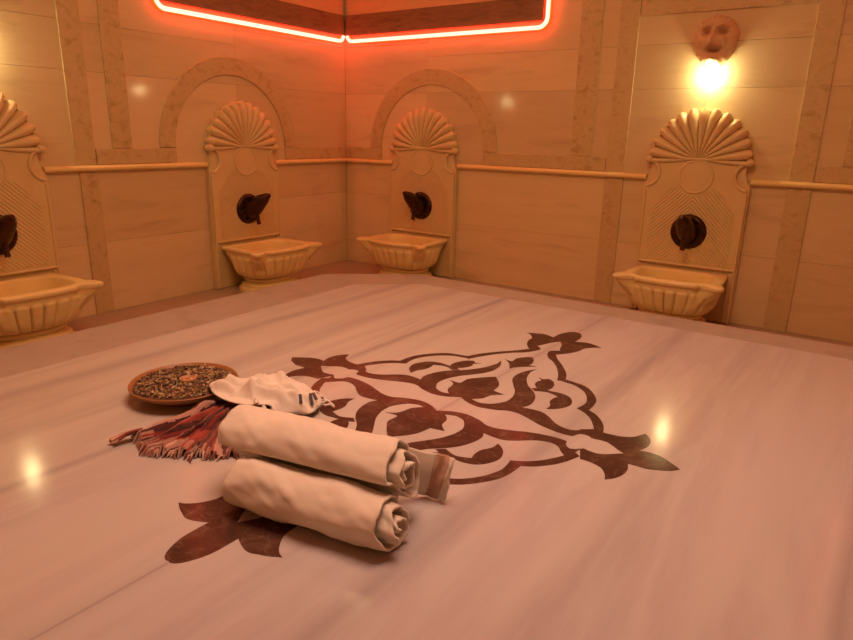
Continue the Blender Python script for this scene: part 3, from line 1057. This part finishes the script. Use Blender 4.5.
def poly_at(pts, w):
    x = w * (len(pts) - 1)
    i = min(int(x), len(pts) - 2)
    return Vector(pts[i]).lerp(Vector(pts[i + 1]), x - i)


gath = catmull([(9.42, -12.98), (9.48, -12.88), (9.58, -12.85), (9.7, -12.88), (9.84, -12.95), (9.98, -13.04)], 6)
edge = catmull([(9.30, -13.98), (9.52, -14.10), (9.76, -14.16), (9.97, -14.06), (10.17, -13.94), (10.36, -13.80), (10.6, -13.52), (10.85, -13.2)], 6)
strip = [(0.10, 0.03, 0.028), (0.30, 0.04, 0.03), (0.33, 0.05, 0.035), (0.46, 0.27, 0.22), (0.07, 0.025, 0.025), (0.24, 0.035, 0.03), (0.05, 0.02, 0.02), (0.34, 0.055, 0.04),
         (0.30, 0.05, 0.035), (0.07, 0.025, 0.025), (0.30, 0.05, 0.04), (0.44, 0.25, 0.2), (0.09, 0.03, 0.03), (0.22, 0.05, 0.04)]
NW, NT = 190, 46


def pleat(w, t):
    s = 2 * PI * (9.3 * w + 0.5 * math.sin(5 * w + 2.2 * t) + 0.12 * t)
    a = (0.5 + 0.5 * math.sin(s)) ** 1.15
    amp = 0.23 * (1 - 0.5 * t) * (0.65 + 0.5 * noise.noise(Vector((w * 5, t * 1.5, 3.3))))
    return max(0.0, amp * a + 0.02 * fbm(w * 22, t * 5, 1.0) + 0.02)


def scarf_pt(w, t):
    g, e = poly_at(gath, w), poly_at(edge, w)
    bend = math.sin(PI * t) * (0.10 * math.sin(6 * w) + 0.05 * fbm(w * 6, t * 2, 4))
    tt = t * (1 + 0.045 * fbm(w * 17, 0.5, 7))
    p = g.lerp(e, tt)
    d = (e - g).normalized()
    sw = 0.03 * math.cos(2 * PI * 9.3 * w) * (1 - 0.5 * t)
    return G(p.x - d.y * (bend + sw), p.y + d.x * (bend + sw), pleat(w, t) * (0.45 + 0.55 * min(1, t / 0.25)) + 0.016)


rows = [[scarf_pt(j / NW, i / NT) for j in range(NW + 1)] for i in range(NT + 1)]


def scol(i, j):
    w, t = j / NW, i / NT
    x = w * 44 + 0.7 * fbm(w * 4, t * 2.2, 2)
    c = strip[int(x) % len(strip)]
    c2 = strip[(int(x * 3.3) + 5) % len(strip)]
    k = 0.22 if (x * 3.3) % 1 < 0.6 else 0.0
    if t > 0.86 and (int(w * 90) % 2):
        c = tuple(0.55 * a + 0.45 * b for a, b in zip(c, (0.72, 0.48, 0.36)))
    return tuple(a * (1 - k) + b * k for a, b in zip(c, c2))


mb = MB()
mb.grid(rows, cols=scol)
solidify(shift(mb, base).build('pleated_cloth', 'scarf', scarf, True, 80, False), 0.014 * U, 1)
fr = MB()
rnd = random.Random(9)
for k in range(80):
    w = (k + rnd.random()) / 80
    p = scarf_pt(w, 0.985)
    e, g = poly_at(edge, w), poly_at(gath, w)
    d = (e - g).normalized()
    d = Vector((d.x + rnd.uniform(-0.5, 0.5), d.y + rnd.uniform(-0.4, 0.4))).normalized()
    ln = rnd.uniform(0.04, 0.10)
    q = [p, p + Vector((d.x * ln * 0.5 * U, d.y * ln * 0.5 * U, 0.01 * U)), p + Vector((d.x * ln * U + rnd.uniform(-.02, .02) * U, d.y * ln * U, 0))]
    q[1].z, q[2].z = max(TOP + 0.012 * U, min(q[1].z, TOP + 0.06 * U)), TOP + 0.012 * U
    col = rnd.choice([(0.5, 0.31, 0.24), (0.36, 0.16, 0.12), (0.22, 0.06, 0.05), (0.56, 0.38, 0.3)])
    fr.tube(q, [0.014 * U, 0.012 * U, 0.008 * U], 6, col)
# twisted tassel bunch at the far corner
for k in range(9):
    a0 = scarf_pt(0.01 * k, 0.96)
    tip = G(9.28 + rnd.uniform(-0.05, 0.05), -14.22 + rnd.uniform(-0.06, 0.03), 0.03 + rnd.uniform(0, 0.03))
    mid = a0.lerp(tip, 0.5) + Vector((rnd.uniform(-.02, .02) * U, rnd.uniform(-.02, .02) * U, 0.03 * U))
    fr.tube(catmull([tuple(a0), tuple(mid), tuple(tip)], 4), 0.016 * U, 6, rnd.choice([(0.72, 0.46, 0.34), (0.5, 0.28, 0.2), (0.3, 0.09, 0.07)]))
shift(fr, base).build('fringe', 'scarf', scarf, True, 80, False)
# the other end of the scarf, flat behind the dish and bunched under the white cloth
mb = MB()
pa = catmull([(9.75, -12.95), (9.66, -12.7), (9.53, -12.44), (9.37, -12.22), (9.2, -12.05)], 6)
rows = []
for i, (x, y) in enumerate(pa):
    t = i / (len(pa) - 1)
    hw = 0.24 - 0.08 * t
    rows.append([G(x + 0.85 * hw * (j / 40 * 2 - 1), y + 0.45 * hw * (j / 40 * 2 - 1), 0.02 + (0.035 - 0.01 * t) * (0.5 + 0.5 * math.sin(j * 1.1 + 2 * t)) + 0.01 * fbm(j * 0.4, t * 4, 1)) for j in range(41)])
mb.grid(rows, cols=lambda i, j: strip[(j // 3) % len(strip)])
pb = catmull([(9.75, -12.95), (9.95, -12.86), (10.15, -12.78), (10.32, -12.70)], 6)
rows = []
for i, (x, y) in enumerate(pb):
    t = i / (len(pb) - 1)
    hw = 0.22
    rows.append([G(x - 0.35 * hw * (j / 30 * 2 - 1), y + 0.9 * hw * (j / 30 * 2 - 1), 0.02 + 0.035 * (0.5 + 0.5 * math.sin(j * 0.9 + 2 * t)) * (1 - 0.4 * t)) for j in range(31)])
mb.grid(rows, cols=lambda i, j: [(0.2, 0.05, 0.04), (0.3, 0.07, 0.055), (0.16, 0.045, 0.04)][(j // 4) % 3])
solidify(shift(mb, base).build('back_end', 'scarf', scarf, True, 80, False), 0.012 * U, 1)

# ---- small white cloth on top
base = G(9.85, -12.6)
cl = thing('white_cloth', base, 0, 'small crumpled white cotton cloth with navy striped fringed end, behind the towel rolls', 'cloth')
outl = catmull([(9.17, -12.93, 0.26), (9.42, -13.10, 0.17), (9.72, -13.16, 0.13), (9.96, -13.12, 0.12), (10.16, -12.98, 0.13), (10.34, -12.82, 0.12), (10.46, -12.62, 0.08), (10.42, -12.38, 0.06), (10.22, -12.16, 0.06),
                (9.92, -12.10, 0.07), (9.62, -12.22, 0.09), (9.42, -12.44, 0.12), (9.28, -12.66, 0.18)], 10, True)
cx, cy = 9.86, -12.62
NR = 26
rows = []
for k in range(NR + 1):
    f = k / NR
    row = []
    for i, (x, y, h0) in enumerate(outl):
        px, py = cx + (x - cx) * f, cy + (y - cy) * f
        hc = 0.36 + 0.05 * math.sin(3.1 * px)
        h = h0 + (hc - h0) * (1 - f ** 2.2)
        # soft folds running lengthwise, one deep crease
        r1 = math.exp(-((py + 12.76 - 0.35 * (px - 9.8) + 0.05 * math.sin(6 * px)) / 0.05) ** 2)
        r2 = math.exp(-((py + 12.55 + 0.5 * (px - 10.1)) / 0.06) ** 2) * (px > 9.7)
        r3 = math.exp(-((py + 12.93 - 0.25 * (px - 9.6)) / 0.05) ** 2)
        m = (1 - f ** 6)
        h += m * (-0.09 * r1 + 0.07 * r2 + 0.06 * r3) + 0.06 * fbm(px * 3.0, py * 3.6, 2.5) * (0.4 + 0.6 * m) + 0.022 * fbm(px * 7, py * 7, 1.5) + m * 0.07 * max(0.0, 1 - abs(3.2 * noise.noise(Vector((px * 2.6 + 4, py * 2.6, 0.7))))) ** 2
        if math.hypot(px - dc[0], py - dc[1]) < 0.70:
            h = max(h, 0.225)
        lift = max(0.0, min(1.0, (-12.68 - py) / 0.14)) * max(0.0, min(1.0, (10.32 - px) / 0.14))
        h = max(h, 0.085 + 0.165 * lift * lift * (3 - 2 * lift))
        row.append(G(px, py, max(h, 0.085)))
    rows.append(row)
mb = MB().grid(rows, True)
solidify(shift(mb, base).build('crumpled_cloth', 'white_cloth', cl, True, 80, False), 0.01 * U, 1)


def ribbon(pts, wd, nrm=(0, 0, 1)):
    mb = MB()
    pts = catmull(pts, 6)
    rows = []
    for i, p in enumerate(pts):
        a, b = Vector(pts[max(i - 1, 0)]), Vector(pts[min(i + 1, len(pts) - 1)])
        t = (b - a).normalized()
        s = t.cross(Vector(nrm)).normalized() * wd * 0.5
        p = Vector(p)
        rows.append([G(*(p - s)), G(*p), G(*(p + s))])
    return mb.grid(rows)


def cloth_h(x, y):                       # height of the cloth surface under (x, y), units
    best, hh = 9, 0.1
    for r in rows_cloth:
        for p in r:
            d = (p.x - x * U) ** 2 + (p.y - y * U) ** 2
            if d < best:
                best, hh = d, (p.z - TOP) / U
    return hh


rows_cloth = rows
for pts in (((10.28, -12.34), (10.33, -12.37), (10.38, -12.39)), ((10.34, -12.45), (10.38, -12.48), (10.42, -12.50)), ((10.31, -12.58), (10.35, -12.62), (10.4, -12.66))):
    q = [(x, y, cloth_h(x, y) + 0.022) for x, y in pts]
    solidify(shift(ribbon(q, 0.034), base).build('navy_stripe', 'navy', cl, True, 80, False), 0.01 * U, 1)
for pts in (((10.08, -12.95, 0.2), (10.16, -13.0, 0.22), (10.24, -13.02, 0.14), (10.26, -13.04, 0.05)),
            ((10.16, -12.88, 0.2), (10.24, -12.93, 0.2), (10.32, -12.94, 0.13), (10.33, -12.96, 0.04)),
            ((10.02, -12.98, 0.26), (10.07, -13.02, 0.29), (10.11, -13.05, 0.27))):
    solidify(shift(ribbon(list(pts), 0.05, (0.6, -0.7, 0.3)), base).build('fringe_strip', 'white_cloth', cl, True, 80, False), 0.02 * U, 0)
tas = MB()
for k in range(7):
    x, y = 10.0 + 0.07 * k, -12.10 - 0.03 * k
    tas.tube([G(x, y - 0.03, 0.07), G(x + 0.03, y + 0.04, 0.07 + 0.02 * (k % 2)), G(x + 0.06 + 0.02 * (k % 3), y + 0.08, 0.025)], 0.014 * U, 6)
shift(tas, base).build('knotted_fringe', 'white_cloth', cl, True, 80, False)

# ------------------------------------------------------------------ lamps, added fill lights, camera, colour
def area(name, loc, size, power, col, rot=(0, 0, 0)):
    l = bpy.data.lights.new(name, 'AREA')
    l.shape, l.size, l.energy, l.color = 'DISK', size, power, col
    o = bpy.data.objects.new(name, l)
    o.location, o.rotation_euler = loc, rot
    C.objects.link(o)
    return o


area('warm_fill', (11.5 * U, -11.8 * U, (CEIL - 0.1) * U), 1.5, 48, (1.0, 0.475, 0.19))  # unseen soft orange fill, added for the warm light on the walls
pf = area('platform_fill', (12.2 * U, -12.0 * U, (CEIL - 0.12) * U), 1.3, 6, (1.0, 0.70, 0.76))  # unseen cooler fill, added to light the platform
pf.data.spread = math.radians(100)
s = bpy.data.lights.new('ceiling_spot', 'POINT')
s.energy, s.color, s.shadow_soft_size = 6, (1.0, 0.75, 0.35), 0.035
so = bpy.data.objects.new('ceiling_spot', s)
so.location = (4.5 * U, -4.9 * U, (CEIL - 0.3) * U)
C.objects.link(so)

w = bpy.data.worlds.new('dim_room')
w.use_nodes = True
w.node_tree.nodes['Background'].inputs['Color'].default_value = (0.02, 0.008, 0.004, 1)
bpy.context.scene.world = w

cam = bpy.data.cameras.new('camera')
cam.sensor_fit, cam.sensor_width = 'HORIZONTAL', 36.0
cam.lens = 647.88 / 853 * 36.0
cam.clip_start = 0.02
co = bpy.data.objects.new('camera', cam)
R = ((0.82395683, 0.56623733, 0.02168929), (-0.17502324, 0.21790628, 0.96014776), (0.53894527, -0.79491644, 0.27865006))
mat = Matrix(((R[0][0], R[1][0], R[2][0], 15.36845853 * U), (R[0][1], R[1][1], R[2][1], -17.49045504 * U), (R[0][2], R[1][2], R[2][2], zz(1.0)), (0, 0, 0, 1)))
co.matrix_world = mat
C.objects.link(co)
sc = bpy.context.scene
sc.camera = co
sc.view_settings.view_transform = 'Standard'
sc.view_settings.look = 'None'
sc.view_settings.gamma = 1.0
sc.view_settings.use_curve_mapping = False
sc.view_settings.exposure = 0.02
